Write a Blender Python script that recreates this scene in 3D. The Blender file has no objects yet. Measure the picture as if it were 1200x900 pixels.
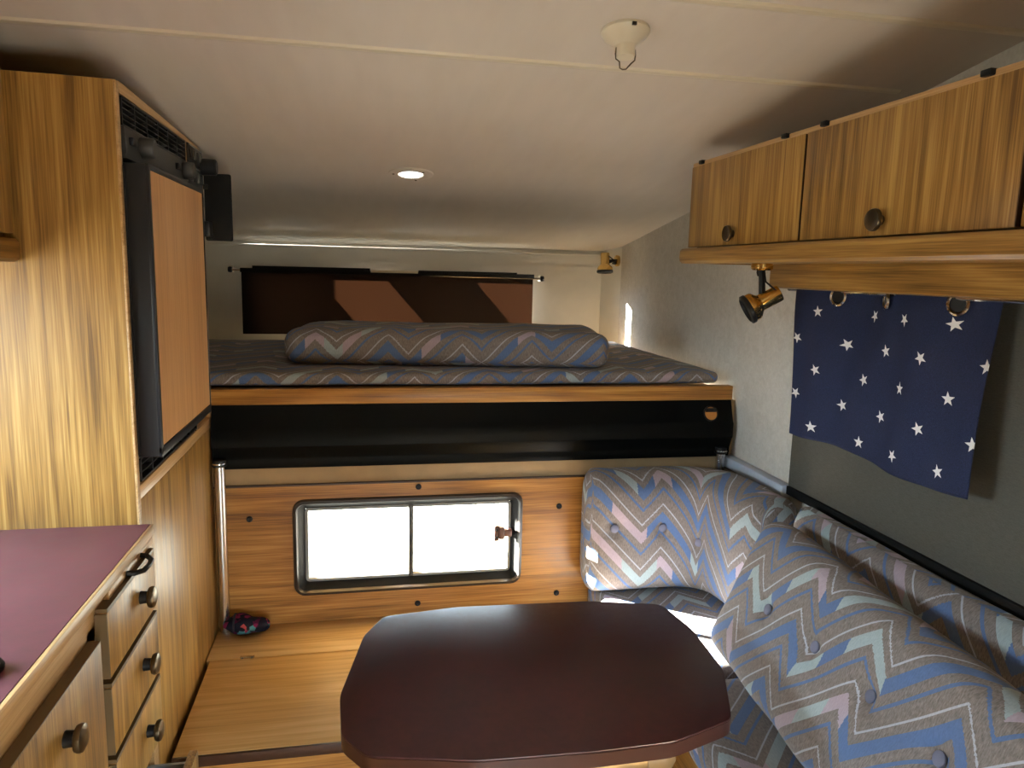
import bpy, bmesh, math, random
from mathutils import Vector, Matrix, noise as mnoise
random.seed(4)
S = bpy.context.scene
COL = S.collection
# ------------------------------------------------------------------ camera
F_PX = 863.0; YAW, PITCH, ROLL = .197877, .152487, .024141; EYE = Vector((0, 0, 1.42))
_f = Vector((math.sin(YAW)*math.cos(PITCH), math.cos(YAW)*math.cos(PITCH), -math.sin(PITCH)))
_r = Vector((math.cos(YAW), -math.sin(YAW), 0)); _u = _r.cross(_f)
R_ = _r*math.cos(ROLL) + _u*math.sin(ROLL); U_ = -_r*math.sin(ROLL) + _u*math.cos(ROLL)
cam = bpy.data.cameras.new('camera'); cam.sensor_width = 36; cam.lens = F_PX/1200*36; cam.clip_start = .02
co = bpy.data.objects.new('camera', cam); COL.objects.link(co)
m = Matrix((R_, U_, -_f)).transposed().to_4x4(); m.translation = EYE; co.matrix_world = m
S.camera = co
def hit(x, y, ax, v):
    d = _f*F_PX + R_*(x-600) - U_*(y-450); i = 'xyz'.index(ax)
    return EYE + d*((v-EYE[i])/d[i])
# ------------------------------------------------------------------ world, sun, exposure
S.view_settings.view_transform = 'Standard'; S.view_settings.look = 'None'
S.view_settings.gamma = 1; S.view_settings.use_curve_mapping = False
S.view_settings.exposure = -0.66
SKY, GROUND = 58.0, 19.0
w = bpy.data.worlds.new('World'); S.world = w; w.use_nodes = True
wn = w.node_tree; wn.nodes.clear()
tc = wn.nodes.new('ShaderNodeTexCoord'); sp = wn.nodes.new('ShaderNodeSeparateXYZ')
mr = wn.nodes.new('ShaderNodeMapRange'); mr.inputs[1].default_value = -.06; mr.inputs[2].default_value = .06
mx = wn.nodes.new('ShaderNodeMix'); mx.data_type = 'RGBA'
mx.inputs[6].default_value = (.82*GROUND, .80*GROUND, .70*GROUND, 1); mx.inputs[7].default_value = (.72*SKY, .87*SKY, 1.0*SKY, 1)
bg = wn.nodes.new('ShaderNodeBackground'); wo = wn.nodes.new('ShaderNodeOutputWorld')
L = wn.links.new
L(tc.outputs['Generated'], sp.inputs[0]); L(sp.outputs[2], mr.inputs[0]); L(mr.outputs[0], mx.inputs[0])
L(mx.outputs[2], bg.inputs[0]); L(bg.outputs[0], wo.inputs[0])
sun = bpy.data.lights.new('sun', 'SUN'); sun.energy = 800; sun.angle = math.radians(.6); sun.color = (1, .95, .87)
so = bpy.data.objects.new('sun', sun); COL.objects.link(so); so.location = (-6, 8, 6)
SUN_DIR = Vector((.22, -.13, -.056)).normalized()
so.rotation_euler = SUN_DIR.to_track_quat('-Z', 'Y').to_euler()
def portal(name, loc, direction, sx, sy):
    a = bpy.data.lights.new(name, 'AREA'); a.shape = 'RECTANGLE'; a.size = sx; a.size_y = sy; a.cycles.is_portal = True
    o = bpy.data.objects.new(name, a); COL.objects.link(o); o.location = loc
    o.rotation_euler = Vector(direction).to_track_quat('-Z', 'Z').to_euler()
DOOR = (.0, .45, .02, .85); LWIN = (.56, 1.28, 1.07, 1.41)
portal('doorway_portal', (.225, -.66, .435), (0, 1, 0), .45, .83)
portal('side_window_portal', (-.94, .92, 1.24), (1, 0, 0), .72, .34)
portal('front_window_portal', (.125, 2.12, .632), (0, -1, 0), .66, .28)
# ------------------------------------------------------------------ mesh helpers
class MB:
    def __init__(s): s.v = []; s.f = []; s.uv = None
    def add(s, vs, fs):
        n = len(s.v); s.v += [Vector(v) for v in vs]; s.f += [tuple(i+n for i in f) for f in fs]; return s
    def box(s, x0, x1, y0, y1, z0, z1, r=0, seg=2):
        if r <= 0:
            vs = [(x, y, z) for x in (x0, x1) for y in (y0, y1) for z in (z0, z1)]
            return s.add(vs, [(0,1,3,2), (4,6,7,5), (0,4,5,1), (2,3,7,6), (0,2,6,4), (1,5,7,3)])
        bm = bmesh.new(); bmesh.ops.create_cube(bm, size=1)
        for v in bm.verts:
            v.co = Vector(((x0+x1)/2 + v.co.x*(x1-x0), (y0+y1)/2 + v.co.y*(y1-y0), (z0+z1)/2 + v.co.z*(z1-z0)))
        bmesh.ops.bevel(bm, geom=list(bm.edges), offset=r, segments=seg, affect='EDGES', profile=.5)
        return s.frombm(bm)
    def frombm(s, bm):
        bm.verts.index_update(); s.add([v.co.copy() for v in bm.verts], [tuple(v.index for v in f.verts) for f in bm.faces]); bm.free(); return s
    def prism(s, pts, ax, lo, hi, r=0, seg=2):
        """pts: 2-D outline in the two other axes (order y,z / x,z / x,y), extruded along ax"""
        i = 'xyz'.index(ax); o = [k for k in range(3) if k != i]; bm = bmesh.new(); rings = []
        for h in (lo, hi):
            ring = []
            for p in pts:
                c = [0, 0, 0]; c[i] = h; c[o[0]] = p[0]; c[o[1]] = p[1]; ring.append(bm.verts.new(c))
            rings.append(ring)
        n = len(pts); bm.faces.new(rings[0]); bm.faces.new(rings[1][::-1])
        for k in range(n): bm.faces.new((rings[0][k], rings[1][k], rings[1][(k+1) % n], rings[0][(k+1) % n]))
        bmesh.ops.recalc_face_normals(bm, faces=list(bm.faces))
        if r > 0:
            es = [e for e in bm.edges if (e.verts[0].co[i] == e.verts[1].co[i])]
            bmesh.ops.bevel(bm, geom=es, offset=r, segments=seg, affect='EDGES', profile=.5)
        return s.frombm(bm)
    def lathe(s, prof, base, axis, n=24, cap=True):
        q = Vector(axis).normalized().to_track_quat('Z', 'X').to_matrix(); base = Vector(base); vs = []; fs = []
        for r, h in prof:
            for k in range(n):
                a = 2*math.pi*k/n; vs.append(base + q @ Vector((r*math.cos(a), r*math.sin(a), h)))
        for j in range(len(prof)-1):
            for k in range(n):
                fs.append((j*n+k, j*n+(k+1) % n, (j+1)*n+(k+1) % n, (j+1)*n+k))
        if cap:
            fs.append(tuple(range(n-1, -1, -1))); fs.append(tuple((len(prof)-1)*n+k for k in range(n)))
        return s.add(vs, fs)
    def tube(s, path, r, n=8, closed=False):
        P = [Vector(p) for p in path]; N = len(P); vs = []; fs = []; up = Vector((.13, .37, .92)).normalized()
        for j in range(N):
            a = P[(j-1) % N] if closed or j > 0 else P[j]; b = P[(j+1) % N] if closed or j < N-1 else P[j]
            t = (b-a).normalized(); x = t.cross(up).normalized(); y = t.cross(x)
            rr = r[j] if isinstance(r, (list, tuple)) else r
            for k in range(n):
                an = 2*math.pi*k/n; vs.append(P[j] + x*rr*math.cos(an) + y*rr*math.sin(an))
        for j in range(N if closed else N-1):
            j2 = (j+1) % N
            for k in range(n): fs.append((j*n+k, j2*n+k, j2*n+(k+1) % n, j*n+(k+1) % n))
        if not closed:
            fs.append(tuple(range(n))); fs.append(tuple((N-1)*n+k for k in range(n-1, -1, -1)))
        return s.add(vs, fs)
    def rings(s, loops, closed=False):
        """skin consecutive closed loops of equal length"""
        n = len(loops[0]); vs = [p for l in loops for p in l]; fs = []; N = len(loops)
        for j in range(N if closed else N-1):
            j2 = (j+1) % N
            for k in range(n): fs.append((j*n+k, j*n+(k+1) % n, j2*n+(k+1) % n, j2*n+k))
        return s.add(vs, fs)
    def xform(s, M, start=0):
        for i in range(start, len(s.v)): s.v[i] = M @ s.v[i]
        return s
    def build(s, name, mat, parent=None, loc=None, ang=35, smooth=True):
        me = bpy.data.meshes.new(name)
        org = Vector(loc) if loc is not None else (parent_origin(parent) if parent else Vector((0, 0, 0)))
        me.from_pydata([v-org for v in s.v], [], s.f)
        if s.uv:
            l = me.uv_layers.new(name='UVMap')
            for p in me.polygons:
                for li in p.loop_indices:
                    l.data[li].uv = s.uv[me.loops[li].vertex_index]
        bm = bmesh.new(); bm.from_mesh(me); bmesh.ops.recalc_face_normals(bm, faces=list(bm.faces)); bm.to_mesh(me); bm.free()
        if smooth:
            for p in me.polygons: p.use_smooth = True
            me.set_sharp_from_angle(angle=math.radians(ang))
        o = bpy.data.objects.new(name, me); COL.objects.link(o); me.materials.append(mat)
        if parent: o.parent = parent
        else: o.location = org
        return o
def parent_origin(o):
    v = Vector((0, 0, 0))
    while o: v += o.location; o = o.parent
    return v
def tag(o, label=None, cat=None, group=None, kind=None):
    if label: o['label'] = label
    if cat: o['category'] = cat
    if group: o['group'] = group
    if kind: o['kind'] = kind
    return o
def thing(name, loc, label=None, cat=None, group=None, kind=None):
    o = bpy.data.objects.new(name, None); COL.objects.link(o); o.location = loc; o.empty_display_size = .05
    return tag(o, label, cat, group, kind)
def rrect(x0, x1, z0, z1, r, n=6):
    out = []
    for cx, cz, a0 in ((x1-r, z1-r, 0), (x0+r, z1-r, 90), (x0+r, z0+r, 180), (x1-r, z0+r, 270)):
        for k in range(n+1):
            a = math.radians(a0 + 90*k/n); out.append((cx + r*math.cos(a), cz + r*math.sin(a)))
    return out
def hole_slab(mb, ax, lo, hi, a0, a1, b0, b1, holes):
    """slab across ax with rectangular holes; a,b are the two other axes"""
    As = sorted({a0, a1, *[v for h in holes for v in h[:2]]}); Bs = sorted({b0, b1, *[v for h in holes for v in h[2:]]})
    for i in range(len(As)-1):
        for j in range(len(Bs)-1):
            ca, cb = (As[i]+As[i+1])/2, (Bs[j]+Bs[j+1])/2
            if any(h[0] < ca < h[1] and h[2] < cb < h[3] for h in holes): continue
            A = (As[i], As[i+1]); B = (Bs[j], Bs[j+1])
            if ax == 'x': mb.box(lo, hi, *A, *B)
            elif ax == 'y': mb.box(*A, lo, hi, *B)
            else: mb.box(*A, *B, lo, hi)
    return mb
def sm(x, a, b): t = min(1, max(0, (x-a)/(b-a))); return t*t*(3-2*t)
def cushion(sx, sy, sz, r, puff=.01, buttons=(), n=(40, 16, 5), flop=0, wob=.003, seed=0):
    """rounded box, x = width, y = height, z = thickness (front +z); centred. Returns MB with uv in metres"""
    mb = MB(); hx, hy, hz = sx/2, sy/2, sz/2; nx, ny, nz = n; key = {}; uv = []
    def vert(p, uvp):
        k = tuple(round(c, 5) for c in p) + tuple(round(c, 4) for c in uvp)
        if k in key: return key[k]
        q = Vector((max(-hx+r, min(hx-r, p[0])), max(-hy+r, min(hy-r, p[1])), max(-hz+r, min(hz-r, p[2]))))
        d = Vector(p)-q
        if d.length > 1e-9:
            q2 = q + d.normalized()*r
        else: q2 = Vector(p)
        wx, wy = 1-(abs(p[0])/hx)**4, 1-(abs(p[1])/hy)**4
        if abs(p[2]) > hz*.3: q2.z += math.copysign(puff*wx*wy, p[2])
        for bx, by in buttons:
            if p[2] > 0:
                dd = math.hypot(q2.x-bx, q2.y-by); q2.z -= .018*math.exp(-(dd/.022)**2) + .007*math.exp(-(dd/.06)**2)
        q2 += Vector((mnoise.noise(q2*7+Vector((seed, 0, 0))), mnoise.noise(q2*7+Vector((0, seed+9, 0))), mnoise.noise(q2*7+Vector((0, 0, seed+5)))))*wob
        key[k] = len(mb.v); mb.v.append(q2); uv.append(uvp); return key[k]
    def spaced(h, n_):   # denser near the rounding
        o = []
        for i in range(n_+1):
            t = -1 + 2*i/n_; o.append(t*h)
        for e in (.15, .45, .75): o += [h-r*e, -h+r*e]
        return sorted(set(round(x, 6) for x in o))
    X, Y, Z = spaced(hx, nx), spaced(hy, ny), spaced(hz, nz)
    def face(A, B, f):
        for i in range(len(A)-1):
            for j in range(len(B)-1):
                mb.f.append(tuple(vert(*f(a, b)) for a, b in ((A[i], B[j]), (A[i+1], B[j]), (A[i+1], B[j+1]), (A[i], B[j+1]))))
    face(X, Y, lambda a, b: ((a, b, hz), (a, b)))
    face(X, Y, lambda a, b: ((a, b, -hz), (a, b+.3)))
    face(X, Z, lambda a, b: ((a, hy, b), (a, hy + (hz-b))))
    face(X, Z, lambda a, b: ((a, -hy, b), (a, -hy - (hz-b))))
    face(Z, Y, lambda a, b: ((hx, b, a), (hx + (hz-a), b)))
    face(Z, Y, lambda a, b: ((-hx, b, a), (-hx - (hz-a), b)))
    mb.uv = uv
    return mb
# ------------------------------------------------------------------ materials
class NT:
    def __init__(s, name):
        s.m = bpy.data.materials.new(name); s.m.use_nodes = True; s.t = s.m.node_tree; s.n = s.t.nodes
        s.b = s.n['Principled BSDF']; s.out = s.n['Material Output']
    def new(s, typ, **kw):
        n = s.n.new('ShaderNode'+typ)
        for k, v in kw.items(): setattr(n, k, v)
        return n
    def set(s, sock, v):
        if isinstance(v, bpy.types.NodeSocket): s.t.links.new(v, sock)
        else: sock.default_value = v
    def math(s, op, a, b=0.0, c=0.0):
        n = s.new('Math', operation=op); s.set(n.inputs[0], a); s.set(n.inputs[1], b); s.set(n.inputs[2], c); return n.outputs[0]
    def mix(s, f, a, b, mode='MIX'):
        n = s.new('Mix', data_type='RGBA', blend_type=mode); s.set(n.inputs[0], f); s.set(n.inputs[6], a); s.set(n.inputs[7], b); return n.outputs[2]
    def coord(s, which='Object', scale=(1, 1, 1), off=None):
        t = s.new('TexCoord'); mp = s.new('Mapping'); s.t.links.new(t.outputs[which], mp.inputs[0]); mp.inputs[3].default_value = scale
        if off is not None: s.set(mp.inputs[1], off)
        return mp.outputs[0]
    def noise(s, vec, scale, detail=3, rough=.5, dist=0):
        n = s.new('TexNoise'); s.set(n.inputs['Vector'], vec); n.inputs['Scale'].default_value = scale
        n.inputs['Detail'].default_value = detail; n.inputs['Roughness'].default_value = rough; n.inputs['Distortion'].default_value = dist
        return n.outputs[0]
    def ramp(s, f, stops, interp='LINEAR'):
        n = s.new('ValToRGB'); s.set(n.inputs[0], f); cr = n.color_ramp; cr.interpolation = interp
        while len(cr.elements) < len(stops): cr.elements.new(.5)
        for e, (p, c) in zip(cr.elements, stops): e.position = p; e.color = (*c, 1) if len(c) == 3 else c
        return n.outputs[0]
    def bump(s, h, strength=.2, dist=.002):
        n = s.new('Bump'); s.set(n.inputs['Height'], h); n.inputs['Strength'].default_value = strength; n.inputs['Distance'].default_value = dist
        s.t.links.new(n.outputs[0], s.b.inputs['Normal'])
    def fin(s, col=None, rough=.5, metal=0, spec=None, coat=None):
        if col is not None: s.set(s.b.inputs['Base Color'], (*col, 1) if isinstance(col, tuple) and len(col) == 3 else col)
        s.set(s.b.inputs['Roughness'], rough); s.b.inputs['Metallic'].default_value = metal
        if spec is not None: s.b.inputs['Specular IOR Level'].default_value = spec
        if coat is not None: s.b.inputs['Coat Weight'].default_value = coat
        return s.m
def srgb(r, g, b):
    f = lambda c: (c/255/12.92) if c/255 <= .04045 else ((c/255+.055)/1.055)**2.4
    return (f(r), f(g), f(b))
def plain(name, col, rough=.5, metal=0, bump=0, bscale=200, var=0):
    n = NT(name)
    c = n.coord('Object')
    col4 = (*col, 1)
    if var:
        f = n.noise(c, 14, 4)
        out = n.ramp(f, [(.3, tuple(x*(1-var) for x in col)), (.7, tuple(min(1, x*(1+var)) for x in col))])
    else: out = col4
    if bump: n.bump(n.noise(c, bscale, 2), bump, .001)
    return n.fin(out, rough, metal)
def wood(name, dark, mid, light, axis='z', rough=.38, cath=1.0, fine=1.0, scale=1.0):
    n = NT(name); oi = n.new('ObjectInfo')
    cmb = n.new('CombineXYZ')
    for i, k in enumerate((3.1, 5.7, 4.3)): n.set(cmb.inputs[i], n.math('MULTIPLY', oi.outputs['Random'], k))
    st = {'x': (.09, 1, 1), 'y': (1, .09, 1), 'z': (1, 1, .09)}[axis]
    c1 = n.coord('Object', tuple(a*scale for a in st), cmb.outputs[0])
    base = n.noise(c1, 5.5, 2, .45, .3)
    rings = n.math('SINE', n.math('MULTIPLY', base, 70*cath))
    rings = n.math('MULTIPLY_ADD', rings, .5, .5)
    rings = n.math('POWER', rings, 1.6)
    st2 = {'x': (.02, 1, 1), 'y': (1, .02, 1), 'z': (1, 1, .02)}[axis]
    c2 = n.coord('Object', st2, cmb.outputs[0])
    str1 = n.noise(c2, 60, 3, .6); str2 = n.noise(c2, 330, 2, .6); broad = n.noise(c2, 9, 2, .5)
    f = n.math('MULTIPLY_ADD', rings, .10*cath, n.math('MULTIPLY', str1, .50))
    f = n.math('MULTIPLY_ADD', str2, .50*fine, f)
    f = n.math('MULTIPLY_ADD', broad, .34, f)
    f = n.math('SUBTRACT', f, .14+.10*cath+.25*fine-.25)
    col = n.ramp(f, [(.29, dark), (.46, mid), (.66, light)])
    n.bump(str2, .08, .0006)
    r = n.math('MULTIPLY_ADD', str1, .18, rough-.09)
    return n.fin(col, r, 0, .45)
WD = (srgb(104, 74, 32), srgb(154, 114, 55), srgb(192, 154, 86))
WO = (srgb(116, 76, 32), srgb(166, 114, 52), srgb(200, 150, 80))
M_wz = wood('oak_laminate_upright', *WD, axis='z')
M_wx = wood('oak_laminate_across', *WO, axis='x')
M_wy = wood('oak_laminate_lengthwise', *WD, axis='y')
M_edge = wood('pale_wood_edge', srgb(158, 118, 70), srgb(190, 150, 100), srgb(212, 176, 126), axis='y', cath=.4)
M_ply = wood('plywood_lid', srgb(176, 138, 82), srgb(210, 172, 112), srgb(228, 196, 140), axis='x', rough=.45, cath=.8, fine=.5, scale=2.2)
M_dkedge = plain('dark_brown_edging', srgb(62, 40, 26), .4)
def mottled(name, a, b, rough, sc=60):
    n = NT(name); c = n.coord('Object'); f1 = n.noise(c, sc, 5, .6, .6); f2 = n.noise(c, sc*.12, 3)
    f = n.math('MULTIPLY_ADD', f2, .5, n.math('MULTIPLY', f1, .5))
    n.bump(n.noise(c, 420, 3), .12, .0006)
    return n.fin(n.ramp(f, [(.32, a), (.66, b)]), n.math('MULTIPLY_ADD', f1, .2, rough-.1), 0, .5)
M_maroon = mottled('maroon_laminate', srgb(44, 20, 22), srgb(66, 32, 32), .34)
M_counter = mottled('plum_worktop', srgb(88, 46, 58), srgb(112, 64, 76), .40)
M_tabedge = plain('maroon_edge_banding', srgb(58, 32, 24), .3)
M_black = plain('black_plastic', (.010, .010, .011), .40)
M_black.node_tree.nodes['Principled BSDF'].inputs['Specular IOR Level'].default_value = .22
M_blacksoft = plain('black_soft', (.008, .008, .008), .7, bump=.2, bscale=300)
M_blacksoft.node_tree.nodes['Principled BSDF'].inputs['Specular IOR Level'].default_value = .1
M_satin = plain('satin_black_metal', (.003, .0035, .0035), .38, bump=.10, bscale=260)
M_satin.node_tree.nodes['Principled BSDF'].inputs['Specular IOR Level'].default_value = .07
M_grey = plain('grey_plastic', srgb(70, 68, 64), .45)
M_lgrey = plain('light_grey_plastic', srgb(150, 152, 150), .5)
M_chrome = plain('brushed_aluminium', (.72, .70, .68), .25, 1, var=.08)
M_steel = plain('polished_steel', (.8, .8, .8), .12, 1)
M_brass = plain('polished_brass', (.78, .55, .20), .14, 1)
M_bronze = plain('aged_bronze', srgb(92, 80, 62), .32, .9, var=.3)
M_gold = plain('champagne_metal', srgb(176, 146, 100), .38, .75)
M_cream = plain('cream_enamel', srgb(226, 216, 192), .3)
def ceiling_mat():
    n = NT('cream_ceiling_liner'); c = n.coord('Object', (1, .12, 1)); c0 = n.coord('Object')
    f = n.noise(c, 30, 3); g = n.noise(c0, 2.3, 3)
    col = n.ramp(n.math('MULTIPLY_ADD', f, .35, n.math('MULTIPLY', g, .65)), [(.3, srgb(210, 200, 186)), (.7, srgb(222, 213, 200))])
    n.bump(n.noise(c0, 700, 2), .15, .0005); return n.fin(col, .55, 0, .4)
M_ceil = ceiling_mat()
def wallpaper():
    n = NT('pale_textured_wallpaper'); c0 = n.coord('Object')
    f = n.noise(c0, 38, 5, .7, 1.0); g = n.noise(c0, 160, 3)
    col = n.ramp(n.math('MULTIPLY_ADD', f, .7, n.math('MULTIPLY', g, .3)), [(.3, srgb(194, 189, 178)), (.7, srgb(220, 216, 207))])
    n.bump(n.math('ADD', f, g), .25, .001); return n.fin(col, .7)
M_wall = wallpaper()
M_white = plain('white_panel', srgb(226, 222, 210), .45, var=.03)
M_felt = plain('beige_board', srgb(176, 150, 112), .8, bump=.4, bscale=400, var=.08)
M_floor = mottled('brown_floor_vinyl', srgb(92, 70, 50), srgb(128, 100, 74), .5, 30)
M_trimblue = plain('pale_plastic_trim', srgb(190, 200, 215), .35)
M_trimbrown = plain('brown_trim', srgb(92, 76, 52), .5)
def glass():
    n = NT('clear_acrylic'); tr = n.new('BsdfTransparent'); gl = n.new('BsdfGlossy'); gl.inputs['Roughness'].default_value = .03
    tr.inputs[0].default_value = (.96, .98, .97, 1)
    ms = n.new('MixShader'); ms.inputs[0].default_value = .06
    n.t.links.new(tr.outputs[0], ms.inputs[1]); n.t.links.new(gl.outputs[0], ms.inputs[2]); n.t.links.new(ms.outputs[0], n.out.inputs[0])
    return n.m
M_glass = glass()
def fabric(name='zigzag_upholstery'):
    n = NT(name); t = n.new('TexCoord'); sp_ = n.new('SeparateXYZ'); n.t.links.new(t.outputs['UV'], sp_.inputs[0])
    oi = n.new('ObjectInfo'); u0 = n.math('ADD', sp_.outputs[0], 7.0); v0 = n.math('ADD', sp_.outputs[1], 9.0)
    nz = n.noise(t.outputs['UV'], 260, 2)
    wob = n.math('MULTIPLY', n.math('SUBTRACT', nz, .5), .006)
    u = n.math('ADD', u0, wob); v = n.math('ADD', v0, wob)
    P, A, B, K, T = .215, .06, .155, 1.05, .132
    x = n.math('FLOORED_MODULO', u, P); k = n.math('FLOOR', n.math('DIVIDE', u, P))
    up = n.math('MINIMUM', x, B); dn = n.math('MAXIMUM', n.math('SUBTRACT', x, B), 0)
    zig = n.math('MULTIPLY', n.math('ADD', n.math('MULTIPLY', k, B-A), n.math('SUBTRACT', up, dn)), K)
    tt = n.math('DIVIDE', n.math('SUBTRACT', v, zig), T)
    fr = n.math('SUBTRACT', 1.0, n.math('FRACT', tt)); row = n.math('FLOOR', tt)
    seg = n.math('FLOOR', n.math('ADD', n.math('DIVIDE', u, .0537), n.math('MULTIPLY', row, .37)))
    cx = n.new('CombineXYZ'); n.set(cx.inputs[0], seg); n.set(cx.inputs[1], row)
    wnz = n.new('TexWhiteNoise'); wnz.noise_dimensions = '2D'; n.t.links.new(cx.outputs[0], wnz.inputs['Vector'])
    taupe = srgb(133, 124, 118); blue = srgb(92, 117, 160); pink = srgb(180, 164, 174); mint = srgb(166, 181, 184); pale = srgb(182, 185, 194)
    wide = n.ramp(wnz.outputs[0], [(0, blue), (.42, pink), (.66, mint), (.82, blue)], 'CONSTANT')
    def band(a, b):
        return n.math('MULTIPLY', n.math('GREATER_THAN', fr, a), n.math('LESS_THAN', fr, b))
    st = n.noise(n.coord('UV', (1, .22, 1)), 420, 2, .7)
    base = n.ramp(st, [(.3, tuple(c*.72 for c in taupe)), (.7, tuple(c*1.22 for c in taupe))])
    col = n.mix(band(.20, .45), base, wide)
    col = n.mix(band(.64, .71), col, (*blue, 1))
    col = n.mix(band(.0, .04), col, (*pale, 1))
    col = n.mix(.30, col, n.ramp(st, [(.3, (.35, .35, .35)), (.7, (1, 1, 1))]), 'MULTIPLY')
    n.bump(n.math('ADD', st, nz), .35, .0012)
    n.b.inputs['Sheen Weight'].default_value = .15
    return n.fin(col, .9, 0, .15)
M_fab = fabric()
M_button = plain('upholstered_button', srgb(110, 112, 132), .8, bump=.4, bscale=500, var=.15)
def star_cloth():
    n = NT('navy_star_cotton'); t = n.new('TexCoord'); s_ = n.new('SeparateXYZ'); n.t.links.new(t.outputs['UV'], s_.inputs[0])
    u, v = s_.outputs[0], s_.outputs[1]          # lattice units
    row = n.math('FLOOR', v); uu = n.math('ADD', u, n.math('MULTIPLY', n.math('FLOORED_MODULO', row, 2.0), .5))
    lx = n.math('SUBTRACT', n.math('FRACT', uu), .5); ly = n.math('SUBTRACT', n.math('FRACT', v), .5)
    cx = n.new('CombineXYZ'); n.set(cx.inputs[0], n.math('FLOOR', uu)); n.set(cx.inputs[1], row)
    wz = n.new('TexWhiteNoise'); wz.noise_dimensions = '2D'; n.t.links.new(cx.outputs[0], wz.inputs['Vector'])
    px = n.math('MULTIPLY', lx, .122); py = n.math('MULTIPLY', ly, .0685)
    ang = n.math('ADD', n.math('ARCTAN2', py, px), n.math('MULTIPLY', wz.outputs[0], .9))
    r = n.math('SQRT', n.math('ADD', n.math('MULTIPLY', px, px), n.math('MULTIPLY', py, py)))
    a = n.math('PINGPONG', ang, math.pi/5)
    # star edge: straight line from tip (Ro, 0) to notch (Ri, 36deg)
    Ro, Ri = .0142, .0057; ex, ey = Ri*math.cos(math.pi/5)-Ro, Ri*math.sin(math.pi/5)
    X = n.math('MULTIPLY', r, n.math('COSINE', a)); Yv = n.math('MULTIPLY', r, n.math('SINE', a))
    cr = n.math('SUBTRACT', n.math('MULTIPLY', n.math('SUBTRACT', X, Ro), ey), n.math('MULTIPLY', Yv, ex))
    inside = n.math('LESS_THAN', cr, 0.0)
    st = n.noise(n.coord('Object', (1, 1, 1)), 500, 2)
    base = n.ramp(st, [(.3, srgb(28, 34, 58)), (.7, srgb(39, 47, 77))])
    col = n.mix(inside, base, (*srgb(232, 230, 226), 1))
    n.bump(st, .2, .0006)
    return n.fin(col, .85, 0, .2)
M_star = star_cloth()
def weave(name, a, b, rough=.9, trans=0, transcol=None):
    n = NT(name); c = n.coord('Object', (1, 1, 3)); f = n.noise(c, 260, 3, .7); g = n.noise(n.coord('Object', (1, 1, 9)), 60, 2)
    col = n.ramp(n.math('MULTIPLY_ADD', f, .6, n.math('MULTIPLY', g, .4)), [(.3, a), (.7, b)])
    n.bump(f, .2, .0006); n.fin(col, rough, 0, .2)
    if trans:
        tl = n.new('BsdfTranslucent'); tl.inputs[0].default_value = (*transcol, 1)
        n.t.links.new(n.ramp(g, [(.3, tuple(c*.8 for c in transcol)), (.7, transcol)]), tl.inputs[0])
        ms = n.new('MixShader'); ms.inputs[0].default_value = trans
        n.t.links.new(n.b.outputs[0], ms.inputs[1]); n.t.links.new(tl.outputs[0], ms.inputs[2]); n.t.links.new(ms.outputs[0], n.out.inputs[0])
    return n.m
M_blind = weave('charcoal_blind_cloth', srgb(72, 70, 64), srgb(92, 90, 82))
M_shade = weave('dark_translucent_cloth', srgb(18, 15, 14), srgb(27, 22, 19), .9, .5, (.0021, .0008, .00034))
def lamp_mat():
    n = NT('lit_lamp_lens'); n.b.inputs['Emission Color'].default_value = (1, .96, .9, 1); n.b.inputs['Emission Strength'].default_value = 9
    return n.fin((.9, .9, .88), .4)
M_lens = lamp_mat()
def sockmat():
    n = NT('floral_knit'); c = n.coord('Object'); v = n.new('TexVoronoi'); n.set(v.inputs['Vector'], c); v.inputs['Scale'].default_value = 85
    col = n.ramp(n.new('SeparateColor').outputs[0], [(0, (.01, .01, .02))])
    sc_ = n.new('SeparateColor'); n.t.links.new(v.outputs['Color'], sc_.inputs[0])
    col = n.ramp(sc_.outputs[0], [(0, (.008, .008, .014)), (.5, srgb(110, 30, 62)), (.66, (.01, .008, .012)), (.76, srgb(60, 110, 116)), (.84, srgb(70, 20, 44)), (.95, srgb(150, 60, 60))], 'CONSTANT')
    n.bump(n.noise(c, 500, 2), .5, .001); return n.fin(col, .95, 0, .1)
M_sock = sockmat()
# ------------------------------------------------------------------ setting
XR, XLW, XL, YB, YF = 1.12, -.90, -.41, 2.07, 3.30
def zc(y): return 1.519 + .147*(YF-y)
tag(MB().box(XLW-.03, XR+.03, -.63, YB, -.04, 0).build('floor', M_floor), 'brown vinyl floor of the camper', kind='structure')
mb = MB(); mb.prism([(-.63, zc(-.63)), (3.45, zc(3.45)), (3.45, zc(3.45)+.04), (-.63, zc(-.63)+.04)], 'x', XLW-.03, XR+.03)
tag(mb.build('ceiling', M_ceil), 'cream sloping ceiling', kind='structure')
def bead(y, name, x0, x1):
    mb = MB(); z = zc(y)
    mb.prism([(y-.011, z+.002), (y-.008, z-.003), (y, z-.0045), (y+.008, z-.0035), (y+.011, z+.002)], 'x', x0, x1)
    tag(mb.build(name, M_cream), 'narrow cream bead across the ceiling joint', kind='structure')
bead(1.392, 'trim_1', XLW, 1.065); bead(1.13, 'trim_2', XLW, XR)
mb = MB().box(XR, XR+.03, -.63, 3.17, 0, 2.15)
tag(mb.build('wall_right', M_wall), 'pale textured wall', kind='structure')
mb = hole_slab(MB(), 'x', XLW-.03, XLW, -.63, 3.33, 0, 2.15, [LWIN, (2.10, 3.33, 0, 1.03)])
tag(mb.build('wall_left', M_wall), 'pale wall with a side window', kind='structure')
mb = hole_slab(MB(), 'y', -.63, -.60, XLW, XR, 0, 2.15, [DOOR])
tag(mb.build('wall_rear', M_wz), 'rear wall with the open doorway', kind='structure')
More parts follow.
